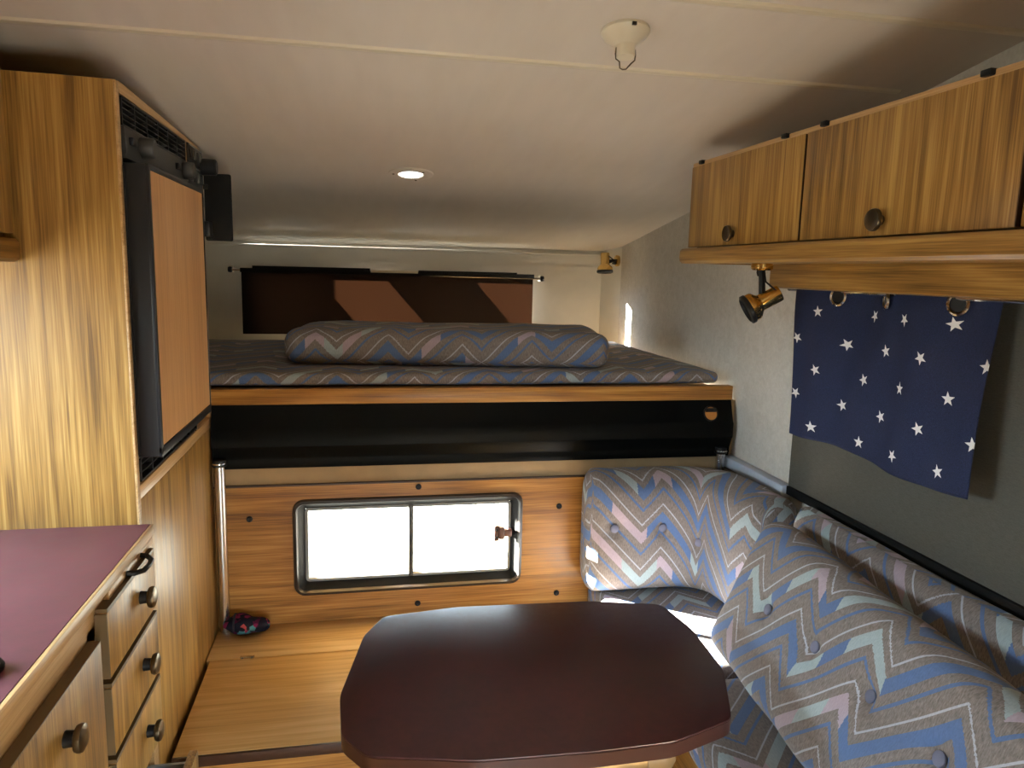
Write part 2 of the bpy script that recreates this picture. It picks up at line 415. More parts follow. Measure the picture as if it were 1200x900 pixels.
# side window frame over the worktop
wl = thing('window_2', (XLW, .92, 1.24), 'small window over the worktop', kind='structure')
y0, y1, z0, z1 = LWIN
mb = MB(); mb.box(XLW-.03, XLW+.012, y0-.02, y1+.02, z1-.005, z1+.02); mb.box(XLW-.03, XLW+.012, y0-.02, y1+.02, z0-.02, z0+.005)
mb.box(XLW-.03, XLW+.012, y0-.02, y0+.005, z0, z1); mb.box(XLW-.03, XLW+.012, y1-.005, y1+.02, z0, z1); mb.build('window_frame', M_black, wl)
MB().box(XLW-.02, XLW-.017, y0, y1, z0, z1).build('pane', M_glass, wl)
# nose wall of the sleeping alcove : inner skin with a window opening, tilted outer skin with two lights
NX0, NX1, NZ0, NZ1 = -.44, .742, 1.15, 1.393
mb = hole_slab(MB(), 'y', YF, YF+.015, XLW-.03, 1.07, 1.03, 1.56, [(NX0, NX1, NZ0, NZ1)])
wf = tag(mb.build('wall_front', M_white), 'white end wall of the sleeping alcove', kind='structure')
def oy(z): return 3.34 + (1.56-z)*.65
WINS = [(-.52, -.20, 1.20, 1.46), (.16, .56, 1.20, 1.46)]
mb = MB(); xs = sorted({XLW-.03, XR+.03, *[v for h in WINS for v in h[:2]]}); zs = [1.03, 1.20, 1.46, 1.56]
for i in range(len(xs)-1):
    for j in range(3):
        cx_, cz_ = (xs[i]+xs[i+1])/2, (zs[j]+zs[j+1])/2
        if any(h[0] < cx_ < h[1] and h[2] < cz_ < h[3] for h in WINS): continue
        a, b = zs[j], zs[j+1]
        mb.prism([(oy(a), a), (oy(b), b), (oy(b)+.02, b), (oy(a)+.02, a)], 'x', xs[i], xs[i+1])
mb.build('outer_skin', M_white, wf)
mb = MB().box(XLW-.03, XR+.03, YF+.015, 3.70, 1.0, 1.03); mb.box(XLW-.03, XLW, 3.33, 3.70, 1.03, 1.56); mb.box(XR, XR+.03, 3.17, 3.70, 1.03, 1.56)
mb.box(XLW-.03, XR+.03, YF, 3.42, 1.53, 1.56)
mb.build('nose_lining', M_white, wf)
mb = MB().prism([(XR, 3.17), (1.07, YF), (1.075, YF+.012), (XR+.012, 3.18)], 'z', 1.03, 1.56); mb.build('corner_lining', M_white, wf)
MB().box(XLW, 1.07, YF-.012, YF, 1.497, 1.506, .002).build('ledge', M_white, wf)
MB().box(XLW, 1.07, YF-.004, YF, 1.443, 1.447).build('seam', M_white, wf)
MB().box(XLW, 1.07, YF-.003, YF, 1.190, 1.193).build('seam', M_white, wf)
# lower front wall, panel, screw caps
WX0, WX1, WZ0, WZ1 = -.206, .456, .489, .775
HOLE = (WX0+.016, WX1-.016, WZ0+.016, WZ1-.016)
mb = hole_slab(MB(), 'y', YB, YB+.03, XLW, XR, 0, 1.04, [HOLE])
wc = tag(mb.build('wall_cab', M_felt), 'beige lower front wall under the bed', kind='structure')
p = hole_slab(MB(), 'y', YB-.010, YB, XL, 1.08, .41, .814, [HOLE]).build('wood_panel', M_wx, wc)
p['label'] = 'orange oak panel with sideways grain around the window'
MB().box(XL, 1.08, YB-.012, YB-.002, .813, .8175).build('panel_trim', M_dkedge, wc)
for x, z in ((-.319, .723), (.146, .800), (.566, .725), (.145, .445), (.567, .450)):
    MB().lathe([(.0085, 0), (.0085, .003), (.006, .005), (.003, .0045), (.0028, .0025)], (x, YB-.010, z), (0, -1, 0), 14).build('screw_cap', M_black, wc)
# the low window
w1 = thing('window_1', (.125, YB, .632), 'long low window with rounded dark frame and a centre bar', kind='structure')
def ring(mb, prof, x0, x1, z0, z1, r0):
    loops = []
    for off, y in prof:
        loops.append([(a, y, b) for a, b in rrect(x0+off, x1-off, z0+off, z1-off, max(.004, r0-off))])
    return mb.rings(loops, True)
M_wframe = plain('dark_brown_frame', srgb(44, 36, 31), .35)
M_rubber = plain('black_rubber', (.007, .007, .007), .6)
M_rubber.node_tree.nodes['Principled BSDF'].inputs['Specular IOR Level'].default_value = .15
ring(MB(), [(0, YB-.006), (.004, YB-.020), (.012, YB-.022), (.016, YB-.012), (.016, YB-.006)], WX0, WX1, WZ0, WZ1, .034).build('outer_frame', M_wframe, w1)
ring(MB(), [(.014, YB-.014), (.034, YB+.012), (.034, YB+.030), (.014, YB+.030)], WX0, WX1, WZ0, WZ1, .034).build('frame_reveal', M_rubber, w1)
ring(MB(), [(.033, YB+.010), (.041, YB+.008), (.043, YB+.018), (.034, YB+.03)], WX0, WX1, WZ0, WZ1, .045).build('inner_rail', M_lgrey, w1)
MB().box(.119, .133, YB+.006, YB+.026, WZ0+.034, WZ1-.034, .002).build('mullion', M_grey, w1)
for a, b in ((WX0+.035, .119), (.133, WX1-.035)):
    MB().box(a, b, YB+.018, YB+.021, WZ0+.035, WZ1-.035).build('pane', M_glass, w1)
lt = MB().box(.372, .386, YB-.004, YB+.016, .621, .668, .002).build('latch', plain('brown_latch', srgb(92, 58, 50), .4), w1)
MB().box(.386, .402, YB-.010, YB+.014, .628, .664, .002).box(.402, .425, YB-.006, YB+.012, .634, .656, .002).build('latch_arm', lt.data.materials[0], lt)
for z in (.633, .656): MB().lathe([(.004, 0), (.004, .002), (.002, .003)], (.379, YB-.004, z), (0, -1, 0), 10).build('latch_screw', M_black, lt)
# side trim along the right wall
t3 = tag(MB().box(1.088, XR, 1.725, 2.07, .835, .870, .004).build('trim_3', M_trimblue), 'pale plastic ledge along the right wall', kind='structure')
MB().box(1.080, 1.10, 1.725, 2.07, .822, .8345).build('trim_base', M_trimbrown, t3)
# ------------------------------------------------------------------ tall cabinet
C = thing('tall_cabinet', (XL-.245, 1.74, 0), 'tall oak cabinet housing the fridge, reaching the ceiling', 'cabinet')
Y0, Y1 = 1.405, 2.075
MB().prism([(XLW, 0), (XL-.004, 0), (XL-.004, 1.722), (XLW, 1.730)], 'y', Y0, Y0+.016).build('side_panel', M_wz, C)
MB().box(XL-.004, XL, Y0, Y0+.016, 0, 1.722, .001).build('edge_strip', M_edge, C)
MB().box(XLW, XL-.002, Y1-.016, Y1, 0, 1.70).build('side_panel', M_wz, C)
MB().prism([(Y0+.0165, 1.704), (Y1, 1.701), (Y1, 1.706), (Y0+.0165, 1.7235)], 'x', XL-.016, XL).build('top_rail', M_edge, C)
MB().prism([(Y0+.0165, 1.716), (Y1, 1.695), (Y1, 1.703), (Y0+.0165, 1.724)], 'x', XLW, XL-.016).build('top_board', M_wy, C)
MB().box(XL-.016, XL, 1.888, 1.904, 1.012, 1.704).build('stile', M_edge, C)
MB().box(XL-.016, XL, Y1-.02, Y1, 1.012, 1.70).build('stile', M_edge, C)
MB().box(XL-.016, XL, 1.904, Y1-.02, 1.052, 1.48).build('stile_panel', M_wz, C)
mb = MB().box(XL-.12, XL-.016, 1.89, Y1-.02, 1.012, 1.018).box(XL-.12, XL-.11, 1.89, Y1-.02, 1.018, 1.06)
mb.build('niche', M_wy, C)
MB().box(XL-.016, XL, Y0+.016, Y1, .985, 1.012, .002).build('shelf_rail', M_edge, C)
MB().box(XL-.018, XL-.001, Y0+.016, Y1, .02, .984, .001).build('lower_panel', M_wz, C)
# fridge
R = thing('refrigerator', (XL-.2, 1.65, 1.013), 'black built-in fridge with an oak-faced door', 'refrigerator')
FY0, FY1 = 1.424, 1.886
MB().box(XL-.40, XL-.055, FY0, FY1, 1.016, 1.70).build('body', M_black, R)
def grille(z0, z1, rows, cols, nm):
    g = MB(); g.box(XL-.05, XL-.045, FY0, FY1, z0, z1).build(nm+'_back', M_black, R)
    fr_ = MB().box(XL-.045, XL+.002, FY0, FY1, z0, z0+.003).box(XL-.045, XL+.002, FY0, FY1, z1-.003, z1).box(XL-.045, XL+.002, FY0, FY0+.003, z0, z1).box(XL-.045, XL+.002, FY1-.003, FY1, z0, z1)
    gp = fr_.build(nm, M_black, R)
    for i in range(1, rows):
        z = z0 + (z1-z0)*i/rows; MB().prism([(XL-.03, z-.004), (XL+.001, z+.001), (XL+.001, z+.0025), (XL-.03, z-.002)], 'y', FY0, FY1).build('slat', M_black, gp)
    for j in range(1, cols):
        y = FY0 + (FY1-FY0)*j/cols; MB().box(XL-.03, XL+.0015, y-.0015, y+.0015, z0, z1).build('divider', M_black, gp)
grille(1.652, 1.700, 5, 6, 'vent_grille'); grille(1.018, 1.062, 3, 6, 'lower_grille')
cp = MB().prism([(XL-.05, 1.598), (XL+.004, 1.598), (XL+.006, 1.610), (XL+.004, 1.650), (XL-.05, 1.650)], 'y', FY0, FY1, 0).build('control_panel', plain('charcoal_fascia', srgb(30, 29, 28), .5), R)
for y in (1.475, 1.80):
    MB().lathe([(.019, 0), (.020, .004), (.0185, .022), (.016, .025)], (XL+.004, y+.045, 1.628), (1, 0, 0), 20).build('knob', plain('charcoal_knob', srgb(44, 42, 40), .5), cp)
    MB().box(XL+.004, XL+.012, y-.028, y-.002, 1.622, 1.636, .002).build('rocker_switch', M_black, cp)
DX0, DX1 = XL-.004, XL+.040
mb = MB().box(DX0-.03, DX0, FY0+.004, FY1-.02, 1.070, 1.592).build('door_seal', M_rubber, R)
DY1 = 1.872
dr = MB().box(DX0, DX1-.004, FY0, DY1, 1.064, 1.590, .003).build('door', M_black, R)
mb = MB(); e = .010
for a in ((FY0, DY1, 1.064, 1.064+e+.008), (FY0, DY1, 1.590-e, 1.590), (FY0, FY0+.012, 1.07, 1.585), (DY1-.006, DY1, 1.07, 1.585)):
    mb.box(DX1-.006, DX1, *a, .001)
mb.build('door_trim', M_black, dr)
MB().box(DX1-.006, DX1-.002, FY0+.012, DY1-.006, 1.0825, 1.580).build('door_panel', wood('oak_door_panel', srgb(176, 122, 72), srgb(206, 152, 98), srgb(222, 174, 120), axis='z', cath=.3), dr)
MB().box(DX0-.012, DX0+.006, FY0-.006, FY0+.002, 1.07, 1.585).build('hinge_strip', M_rubber, dr)
# switch modules beside the fridge
K = thing('switch_panel', (XL, 1.98, 1.50), 'black switch and socket modules beside the fridge top', 'switch panel')
for i, (a, b) in enumerate(((1.655, 1.70), (1.602, 1.651), (1.548, 1.598), (1.485, 1.544))):
    md = MB().box(XL-.03, XL+.004, 1.906, 2.053, a, b, .002).build('module', M_black, K)
    MB().box(XL+.004, XL+.006, 1.912, 2.047, b-.004, b-.002).build('module_line', M_lgrey, md)
    for k in range(4):
        MB().box(XL+.004, XL+.009, 1.917+k*.033, 1.937+k*.033, a+.012, b-.012, .002).build('switch', M_grey if (k+i) % 2 else M_black, md)
MB().lathe([(.020, 0), (.021, .006), (.020, .034), (.016, .037)], (XL+.006, 2.035, 1.660), (1, 0, 0), 20).build('dimmer_knob', M_black, K)
MB().box(XL+.004, XL+.026, 2.0, 2.05, 1.487, 1.525, .004).build('socket_plug', M_black, K)
# black flat panel
B = thing('folding_panel', (XL, 2.085, 1.48), 'thin black upright board jutting from the tall cabinet edge', 'panel')
MB().box(XL+.001, XL+.068, 2.078, 2.090, 1.479, 1.650, .004).build('board', M_blacksoft, B)
for z in (1.50, 1.61): MB().box(XL-.004, XL+.012, 2.076, 2.094, z, z+.012, .002).build('hinge', M_black, B)
# ------------------------------------------------------------------ kitchen unit
CX, CZ = -.386, .943
U = thing('kitchen_cabinet', (-.64, .80, 0), 'low oak kitchen cabinet with black-knobbed drawers', 'cabinet')
BX = CX-.012
mb = MB(); mb.box(XLW+.001, BX-.016, .20, .216, 0, .920); mb.box(XLW+.001, BX-.016, 1.386, 1.402, 0, .92); mb.box(XLW+.001, XLW+.012, .216, 1.386, 0, .92); mb.box(XLW+.012, BX-.016, .216, 1.386, .05, .066)
mb.build('carcass', M_wz, U)
mb = MB(); mb.box(BX-.016, BX, .20, 1.402, .866, .922); mb.box(BX-.016, BX, 1.375, 1.402, .0, .886); mb.box(BX-.016, BX, 1.092, 1.122, 0, .886); mb.box(BX-.016, BX, .20, .23, 0, .886); mb.box(BX-.016, BX, .2, 1.402, 0, .06)
for z in (.788, .663, .536): mb.box(BX-.016, BX-.0005, 1.122, 1.375, z-.012, z+.014)
mb.build('face_frame', M_edge, U)
def knob(parent, y, z, x):
    k = MB().lathe([(.011, 0), (.010, .012), (.012, .014)], (x, y, z), (1, 0, 0), 20).build('knob', M_black, parent)
    MB().lathe([(.012, .012), (.017, .014), (.0185, .018), (.0175, .022), (.012, .0245), (.004, .025)], (x, y, z), (1, 0, 0), 24).build('knob_face', M_bronze, k)
for z0_, z1_ in ((.797, .902), (.671, .782), (.545, .656)):
    d = MB().box(BX+.0005, BX+.018, 1.126, 1.376, z0_, z1_, .002).build('drawer', M_wz, U)
    MB().box(BX-.30, BX, 1.135, 1.368, z0_+.01, z0_+.02).build('drawer_box', M_lgrey, d)
    MB().box(BX+.0005, BX+.0178, 1.1235, 1.126, z0_+.001, z1_-.001).box(BX+.001, BX+.0178, 1.127, 1.375, z1_-.0005, z1_+.006).build('drawer_edging', M_trimbrown, d)
    knob(d, 1.285, (z0_+z1_)/2+.004, BX+.018)
d = MB().box(BX+.0005, BX+.018, .25, 1.094, .08, .874, .002).build('door', M_wz, U)
MB().box(BX+.001, BX+.0178, .251, 1.093, .8735, .8755).build('door_edge_strip', M_trimbrown, d)
knob(d, .952, .815, BX+.018)
# open drawer
ox = BX+.062
d = MB().box(ox, ox+.016, 1.15, 1.376, .36, .500, .002).build('drawer', M_wz, U)
mb = MB(); mb.box(ox-.28, ox, 1.158, 1.164, .38, .482); mb.box(ox-.28, ox, 1.362, 1.368, .38, .482); mb.box(ox-.28, ox, 1.164, 1.362, .38, .386)
mb.build('drawer_tray', M_lgrey, d)
# pull-out ledge with handle
pl = MB().box(BX+.0005, BX+.010, 1.16, 1.400, .906, .9225, .001).build('pull_out_board', M_edge, U)
hp = [(BX+.010, 1.245, .914), (BX+.022, 1.248, .913), (BX+.032, 1.262, .911), (BX+.034, 1.285, .911), (BX+.032, 1.308, .911), (BX+.022, 1.322, .913), (BX+.010, 1.325, .914)]
MB().tube(hp, .0045, 8).build('handle', M_black, pl)
# worktop
W = thing('worktop', (-.64, .80, .923), 'plum laminate worktop with pale wooden edge', 'worktop')
MB().box(XLW+.001, CX-.006, .18, 1.4035, .9235, CZ).build('slab', M_counter, W)
MB().box(CX-.006, CX, .18, 1.4035, .9235, CZ-.0005, .001).build('edge_strip', M_edge, W)
# small dark knob lying on the worktop edge of frame
kk = hit(0, 787, 'z', CZ)
tp = thing('sink_plug', (kk.x-.018, kk.y, CZ), 'small dark rubber sink plug lying on the plum worktop', 'plug')
MB().lathe([(.021, 0), (.022, .006), (.018, .013), (.010, .016)], (kk.x-.018, kk.y, CZ+.0002), (0, 0, 1), 20).build('plug_body', M_black, tp)
MB().lathe([(.005, 0), (.004, .006), (.007, .011), (.004, .014)], (kk.x-.018, kk.y, CZ+.0152), (0, 0, 1), 12).build('plug_knob', M_bronze, tp)
# left overhead cabinet
Q = thing('overhead_cabinet', (-.75, .80, 1.42), 'oak overhead cabinet above the plum worktop', 'cabinet')
MB().box(XLW+.001, -.594, .2, 1.398, 1.456, 1.83, .001).build('body', M_wz, Q)
d = MB().box(-.593, -.576, .83, 1.392, 1.462, 1.80, .002).build('door', M_wz, Q); knob(d, .9, 1.50, -.576)
d = MB().box(-.593, -.576, .22, .824, 1.462, 1.80, .002).build('door', M_wz, Q); knob(d, .75, 1.50, -.576)
MB().prism([(-.66, 1.415), (-.580, 1.415), (-.573, 1.421), (-.572, 1.447), (-.577, 1.454), (-.66, 1.454)], 'y', .2, 1.400, .001).build('bottom_rail', M_wy, Q)
# ------------------------------------------------------------------ bench
N = thing('bench_box', (.1, 1.78, 0), 'plywood-topped storage bench under the low window', 'bench')
BZ = .41
MB().box(XL+.002, .70, 1.878, YB-.011, BZ-.018, BZ, .0015).build('back_board', M_ply, N)
lid = MB().box(XL+.012, .70, 1.492, 1.8755, BZ-.018, BZ, .0015).build('lid', M_ply, N)
hg = MB().box(-.325, -.290, 1.868, 1.886, BZ, BZ+.002).build('hinge', M_steel, lid)
MB().tube([(-.325, 1.877, BZ+.002), (-.290, 1.877, BZ+.002)], .0025, 8).build('hinge_pin', M_steel, hg)
for x in (-.319, -.296): MB().lathe([(.003, 0), (.002, .0012)], (x, 1.872, BZ+.002), (0, 0, 1), 8).build('hinge_screw', M_grey, hg)
MB().box(XL+.012, .70, 1.484, 1.4915, BZ-.024, BZ-.001, .001).build('front_edging', M_dkedge, N)
MB().box(XL+.002, .70, 1.490, 1.506, 0, BZ-.025).build('front_panel', M_wx, N)
MB().box(.684, .70, 1.506, YB-.011, 0, BZ-.019).build('end_panel', M_wz, N)
N2 = thing('side_bench', (.9, 1.1, 0), 'oak side bench carrying the zigzag seat cushions', 'bench')
MB().box(.706, XR-.002, .25, YB-.011, BZ-.018, BZ).build('seat_board', M_ply, N2)
MB().box(.706, .722, .25, 1.48, 0, BZ-.019).build('front_panel', M_wy, N2)
# socks
def sock():
    mb = MB(); loops = []; n = 22; m_ = 18
    for j in range(n+1):
        t = j/n; x = -.388 + .122*t; r = .026*math.sin(math.pi*min(1, max(.02, t*.94+.04)))**.45
        r *= 1-.12*math.cos(t*9)
        lp = []
        for k in range(m_):
            a = 2*math.pi*k/m_; rr = r*(1+.22*mnoise.noise(Vector((x*30, math.cos(a)*1.3, math.sin(a)*1.3))))
            lp.append((x, 2.012+rr*1.15*math.cos(a)-.006*t, BZ+.0305 - .004*t + max(-.030+.004*t, rr*.95*math.sin(a))))
        loops.append(lp)
    mb.rings(loops); mb.f.append(tuple(range(m_))); mb.f.append(tuple(n*m_+k for k in range(m_-1, -1, -1)))
    return mb
sk = thing('rolled_sock', (-.33, 2.012, BZ), 'dark floral rolled sock beside the metal post', 'sock')
sock().build('knit', M_sock, sk)
MB().tube([(-.358, 2.012+.028*math.cos(a), BZ+.031+.026*math.sin(a)) for a in [math.pi*(-.1+1.2*i/12) for i in range(13)]], .003, 6).build('cuff_fold', plain('dark_knit', (.012, .01, .018), .95, bump=.4, bscale=500), sk)
# metal posts
def post(x, z0, lab):
    o = thing('bed_post', (x, 2.035, z0), lab, 'post', 'metal posts under the bed front')
    MB().lathe([(.0145, 0), (.0145, .885-z0)], (x, 2.035, z0), (0, 0, 1), 20).build('tube', M_chrome, o)
    MB().lathe([(.0175, 0), (.019, .003), (.019, .007), (.0175, .010), (.0175, .018)], (x, 2.035, .882), (0, 0, 1), 20).build('collar', M_black, o)
    MB().lathe([(.0195, 0), (.0195, .003)], (x, 2.035, .8895), (0, 0, 1), 20).build('collar_ring', M_steel, o)
post(-.388, BZ+.0005, 'brushed metal post standing on the plywood bench')
post(1.066, BZ+.0005, 'brushed metal post in the corner behind the zigzag backrest')
# ------------------------------------------------------------------ bed
D = thing('bed_platform', (.1, 2.6, 1.04), 'raised bed platform with oak rail and black front valance', 'bed')
MB().box(XLW+.002, 1.10, 2.08, YF-.001, 1.045, 1.066).build('base_board', M_ply, D)
MB().box(XL+.003, 1.100, 2.048, 2.079, 1.046, 1.0885, .002).build('rail', M_wx, D)
prof = [(2.068, 1.0455), (2.056, 1.0455), (2.036, .985), (2.030, .975), (2.030, .933), (2.036, .925), (2.046, .900), (2.048, .893), (2.046, .885), (2.052, .868), (2.068, .868)]
vl = MB().prism(prof, 'x', XL+.004, 1.100).build('valance', M_satin, D)
hr = MB().lathe([(.024, 0), (.024, .004), (.0205, .004), (.0205, -.001)], (1.028, 2.0412, 1.005), (0, -1, .33), 24, False).build('access_hole_rim', M_black, vl)
MB().lathe([(.020, 0), (.020, .0008)], (1.028, 2.0412, 1.005), (0, -1, .33), 24).build('access_hole', plain('hole_wood', srgb(196, 130, 60), .5), hr)
MB().box(1.011, 1.045, 2.0385, 2.0425, 1.010, 1.022, .001).build('hole_flap', M_black, hr)
# mattress
mb = cushion(1.94, .98, .036, .017, .002, n=(60, 30, 2), wob=.002, seed=3)
mb.xform(Matrix.Translation((.10, 2.572, 1.1085)))
mt = mb.build('mattress', M_fab, loc=(.10, 2.572, 1.09), ang=80); tag(mt, 'flat zigzag mattress covering the alcove bed', 'mattress')
# bolster cushion
mb = cushion(.98, .40, .104, .040, .004, n=(50, 20, 6), wob=.005, seed=8)
for i, v in enumerate(mb.v):
    if v.z < -.04: v.z = max(v.z, -.052)
mb.xform(Matrix.Translation((.270, 2.385, 1.183)) @ Matrix.Rotation(math.radians(-7.0), 4, 'Z'))
bo = mb.build('bed_cushion', M_fab, loc=(.270, 2.385, 1.13), ang=80); tag(bo, 'long loose zigzag cushion lying on the alcove mattress', 'cushion')
# dark shade over the nose window
sh = thing('window_shade', (.11, 3.244, 1.14), 'near-black cloth shade on a rod at the alcove end', 'shade')
mb = MB(); nx_, nz_ = 40, 10; X0, X1 = -.505, .735
for j in range(nz_+1):
    for i in range(nx_+1):
        x = X0+(X1-X0)*i/nx_; z = 1.132+(1.392-1.132)*j/nz_
        mb.v.append(Vector((x, 3.244+.003*math.sin(x*17)*(1-j/nz_), z)))
for j in range(nz_):
    for i in range(nx_): a = j*(nx_+1)+i; mb.f.append((a, a+1, a+nx_+2, a+nx_+1))
mb.build('cloth', M_shade, sh)
MB().box(X0-.004, X1+.004, 3.237, 3.252, 1.388, 1.406, .002).build('headband', M_blacksoft, sh)
rod = MB().tube([(-.545, 3.244, 1.398), (.775, 3.244, 1.388)], .005, 10).build('rod', M_chrome, sh)
for x, z in ((-.548, 1.398), (.776, 1.388)):
    MB().lathe([(.010, -.008), (.012, -.004), (.012, .004), (.010, .008)], (x, 3.244, z), (1, 0, 0), 14).build('end_knob', M_black, rod)
    MB().box(x-.006, x+.006, 3.252, YF-.001, z-.012, z+.016, .002).build('bracket', M_cream, rod)
MB().box(-.46, .02, 3.235, 3.239, 1.398, 1.416, .001).box(.225, .66, 3.235, 3.239, 1.394, 1.412, .001).build('valance_strip', M_blacksoft, sh)
MB().box(.022, .223, 3.236, 3.240, 1.3985, 1.409, .001).build('clip_bar', M_cream, sh)
# ------------------------------------------------------------------ seating
def seat_cushion(name, x0, x1, y0, y1, label, seed):
    mb = cushion(x1-x0, y1-y0, .078, .030, .006, n=(24, 24, 3), wob=.004, seed=seed)
    mb.xform(Matrix.Translation(((x0+x1)/2, (y0+y1)/2, BZ+.041)))
    for v in mb.v: v.z = max(v.z, BZ+.0008)
    o = mb.build(name, M_fab, loc=((x0+x1)/2, (y0+y1)/2, BZ), ang=80); tag(o, label, 'cushion'); return o
seat_cushion('seat_cushion', .655, 1.06, 1.49, 2.045, 'zigzag seat cushion in the corner under the buttoned backrest', 2)
seat_cushion('seat_cushion', .655, 1.06, .35, 1.485, 'zigzag seat cushion half under the leaning cushion', 6)
# corner backrest : swept rounded section along an L path
def sweep_cushion(path, th, h, zbase, r, buttons=()):
    """path = list of (x,y) centre line, front is on the left-hand side"""
    P = [Vector((a, b, 0)) for a, b in path]
    dens = []
    for i in range(len(P)-1):
        k = max(1, int((P[i+1]-P[i]).length/.012))
        dens += [P[i].lerp(P[i+1], t/k) for t in range(k)]
    dens.append(P[-1])
    for _ in range(14): dens = [dens[0]] + [(dens[i-1]+dens[i]*2+dens[i+1])/4 for i in range(1, len(dens)-1)] + [dens[-1]]
    S_ = [0]
    for i in range(1, len(dens)): S_.append(S_[-1]+(dens[i]-dens[i-1]).length)
    sec = []   # section loop: (n offset toward front, z, v coordinate)
    hh = h/2; ht = th/2; pts = []
    nn = 6
    for cx_, cz_, a0 in ((ht-r, hh-r, 0), (-ht+r, hh-r, 90), (-ht+r, -hh+r, 180), (ht-r, -hh+r, 270)):
        for k in range(nn+1):
            a = math.radians(a0+90*k/nn); pts.append((cx_+r*math.cos(a), cz_+r*math.sin(a)))
    full = []
    for i in range(len(pts)):
        a, b = pts[i], pts[(i+1) % len(pts)]; full.append(a); L_ = math.hypot(b[0]-a[0], b[1]-a[1])
        k = int(L_/.02)
        for t in range(1, k): full.append((a[0]+(b[0]-a[0])*t/k, a[1]+(b[1]-a[1])*t/k))
    # start loop at front-middle ; arc length gives v
    st = min(range(len(full)), key=lambda i: (abs(full[i][1])+(0 if full[i][0] > 0 else 9)))
    full = full[st:]+full[:st]; vv = [full[0][1]]
    for i in range(1, len(full)): vv.append(vv[-1]+math.hypot(full[i][0]-full[i-1][0], full[i][1]-full[i-1][1]))
    full.append(full[0]); vv.append(vv[-1]+math.hypot(full[-1][0]-full[-2][0], full[-1][1]-full[-2][1]))
    tot = vv[-1]-vv[0]
    mb = MB(); uv = []; ns = len(full); e = .020
    steps = list(range(len(dens)))
    for i in steps:
        a = dens[max(0, i-1)]; b = dens[min(len(dens)-1, i+1)]; t = (b-a).normalized(); nrm = Vector((-t.y, t.x, 0))
        s = S_[i]; ed = min(s, S_[-1]-s); k = 1 if ed >= e else math.sqrt(max(0, 1-((e-ed)/e)**2))*.25+.75
        for q, (n_, z_) in enumerate(full):
            fz = 1-(abs(z_)/hh)**4
            off = n_*(k if abs(n_) > .01 else 1) + (.016*fz*(1 if n_ > 0 else 0)*min(1, ed/.08))
            zz = z_*(1-.05*(1-k)/.25)
            p_ = dens[i] + nrm*off; p_.z = zbase+hh+zz
            for bs, bz in buttons:
                if n_ > 0:
                    dd = math.hypot(s-bs, p_.z-bz); p_ -= nrm*(.016*math.exp(-(dd/.022)**2)+.008*math.exp(-(dd/.06)**2))
            w_ = mnoise.noise(p_*6); p_ += nrm*w_*.006; p_.z += mnoise.noise(p_*5+Vector((4, 0, 0)))*.004*(1 if z_ > 0 else 0)
            vtx = vv[q] if q < ns*.5 else vv[q]-tot
            mb.v.append(p_); uv.append((s, vtx))
    for i in range(len(steps)-1):
        for q in range(ns-1):
            a = i*ns+q; mb.f.append((a, a+1, a+ns+1, a+ns))
    for i, s0 in ((0, -1), (len(steps)-1, 1)):
        # domed end: extra shrunken rings
        base = i*ns; c = sum((mb.v[base+q] for q in range(ns-1)), Vector())/(ns-1)
        t = (dens[1]-dens[0]).normalized()*-1 if i == 0 else (dens[-1]-dens[-2]).normalized()
        prev = base
        for kk_, (sc_, out) in enumerate(((.93, .006), (.75, .010), (.4, .012), (.05, .012))):
            nb = len(mb.v)
            for q in range(ns):
                p_ = c + (mb.v[base+q]-c)*sc_ + t*out; mb.v.append(p_)
                a_ = uv[base+q]; d_ = (mb.v[base+q]-c); side = d_.dot(Vector((-t.y, t.x, 0)))
                uv.append((a_[0]+s0*(.03+abs(.06-side)*.8), p_.z-zbase-hh))
            for q in range(ns-1): mb.f.append((prev+q, prev+q+1, nb+q+1, nb+q))
            prev = nb
        mb.f.append(tuple(prev+q for q in range(ns-1)))
    mb.uv = uv
    return mb, dens, S_
def button_at(parent, pos, nrm, r=.0125):
    MB().lathe([(r*.8, -.004), (r, 0), (r*.95, .003), (r*.6, .0052), (r*.1, .006)], pos, nrm, 16).build('button', M_button, parent)
ZB = .4985
path = [(1.035, 1.645), (1.035, 1.78), (1.02, 1.90), (.975, 1.955), (.90, 1.975), (.632, 1.978)]
def loc_s(dens, S_, pt):
    i = min(range(len(dens)), key=lambda i: (dens[i].xy-Vector(pt)).length); return i
TH = .125; pre = sweep_cushion(path, TH, .36, ZB, .05)
bts = []
for bx, bz in ((.69, .700), (.845, .697), (.985, .655)):
    i = min(range(len(pre[1])), key=lambda i: abs(pre[1][i].x-bx) + (0 if pre[1][i].y > 1.9 else 5)); bts.append((i, bz))
mb, dens, S_ = sweep_cushion(path, TH, .36, ZB, .05, [(pre[2][i], bz) for i, bz in bts])
cb = mb.build('corner_backrest', M_fab, loc=(.85, 1.97, ZB), ang=80); tag(cb, 'upright buttoned zigzag backrest curving round the corner by the window', 'cushion')
for i, bz in bts:
    a = dens[max(0, i-1)]; b = dens[min(len(dens)-1, i+1)]; t = (b-a).normalized(); nrm = Vector((-t.y, t.x, 0)); p_ = dens[i] + nrm*(TH/2-.001); p_.z = bz
    button_at(cb, p_, nrm)
# side backrest
mb, dens, S_ = sweep_cushion([(1.064, .40), (1.064, 1.585)], .058, .365, ZB, .04)
sb = mb.build('upright_cushion', M_fab, loc=(1.062, 1.0, ZB), ang=80); tag(sb, 'zigzag backrest standing along the wall under the charcoal blind', 'cushion')
# leaning cushion
LH, LT, LL = .35, .095, .98
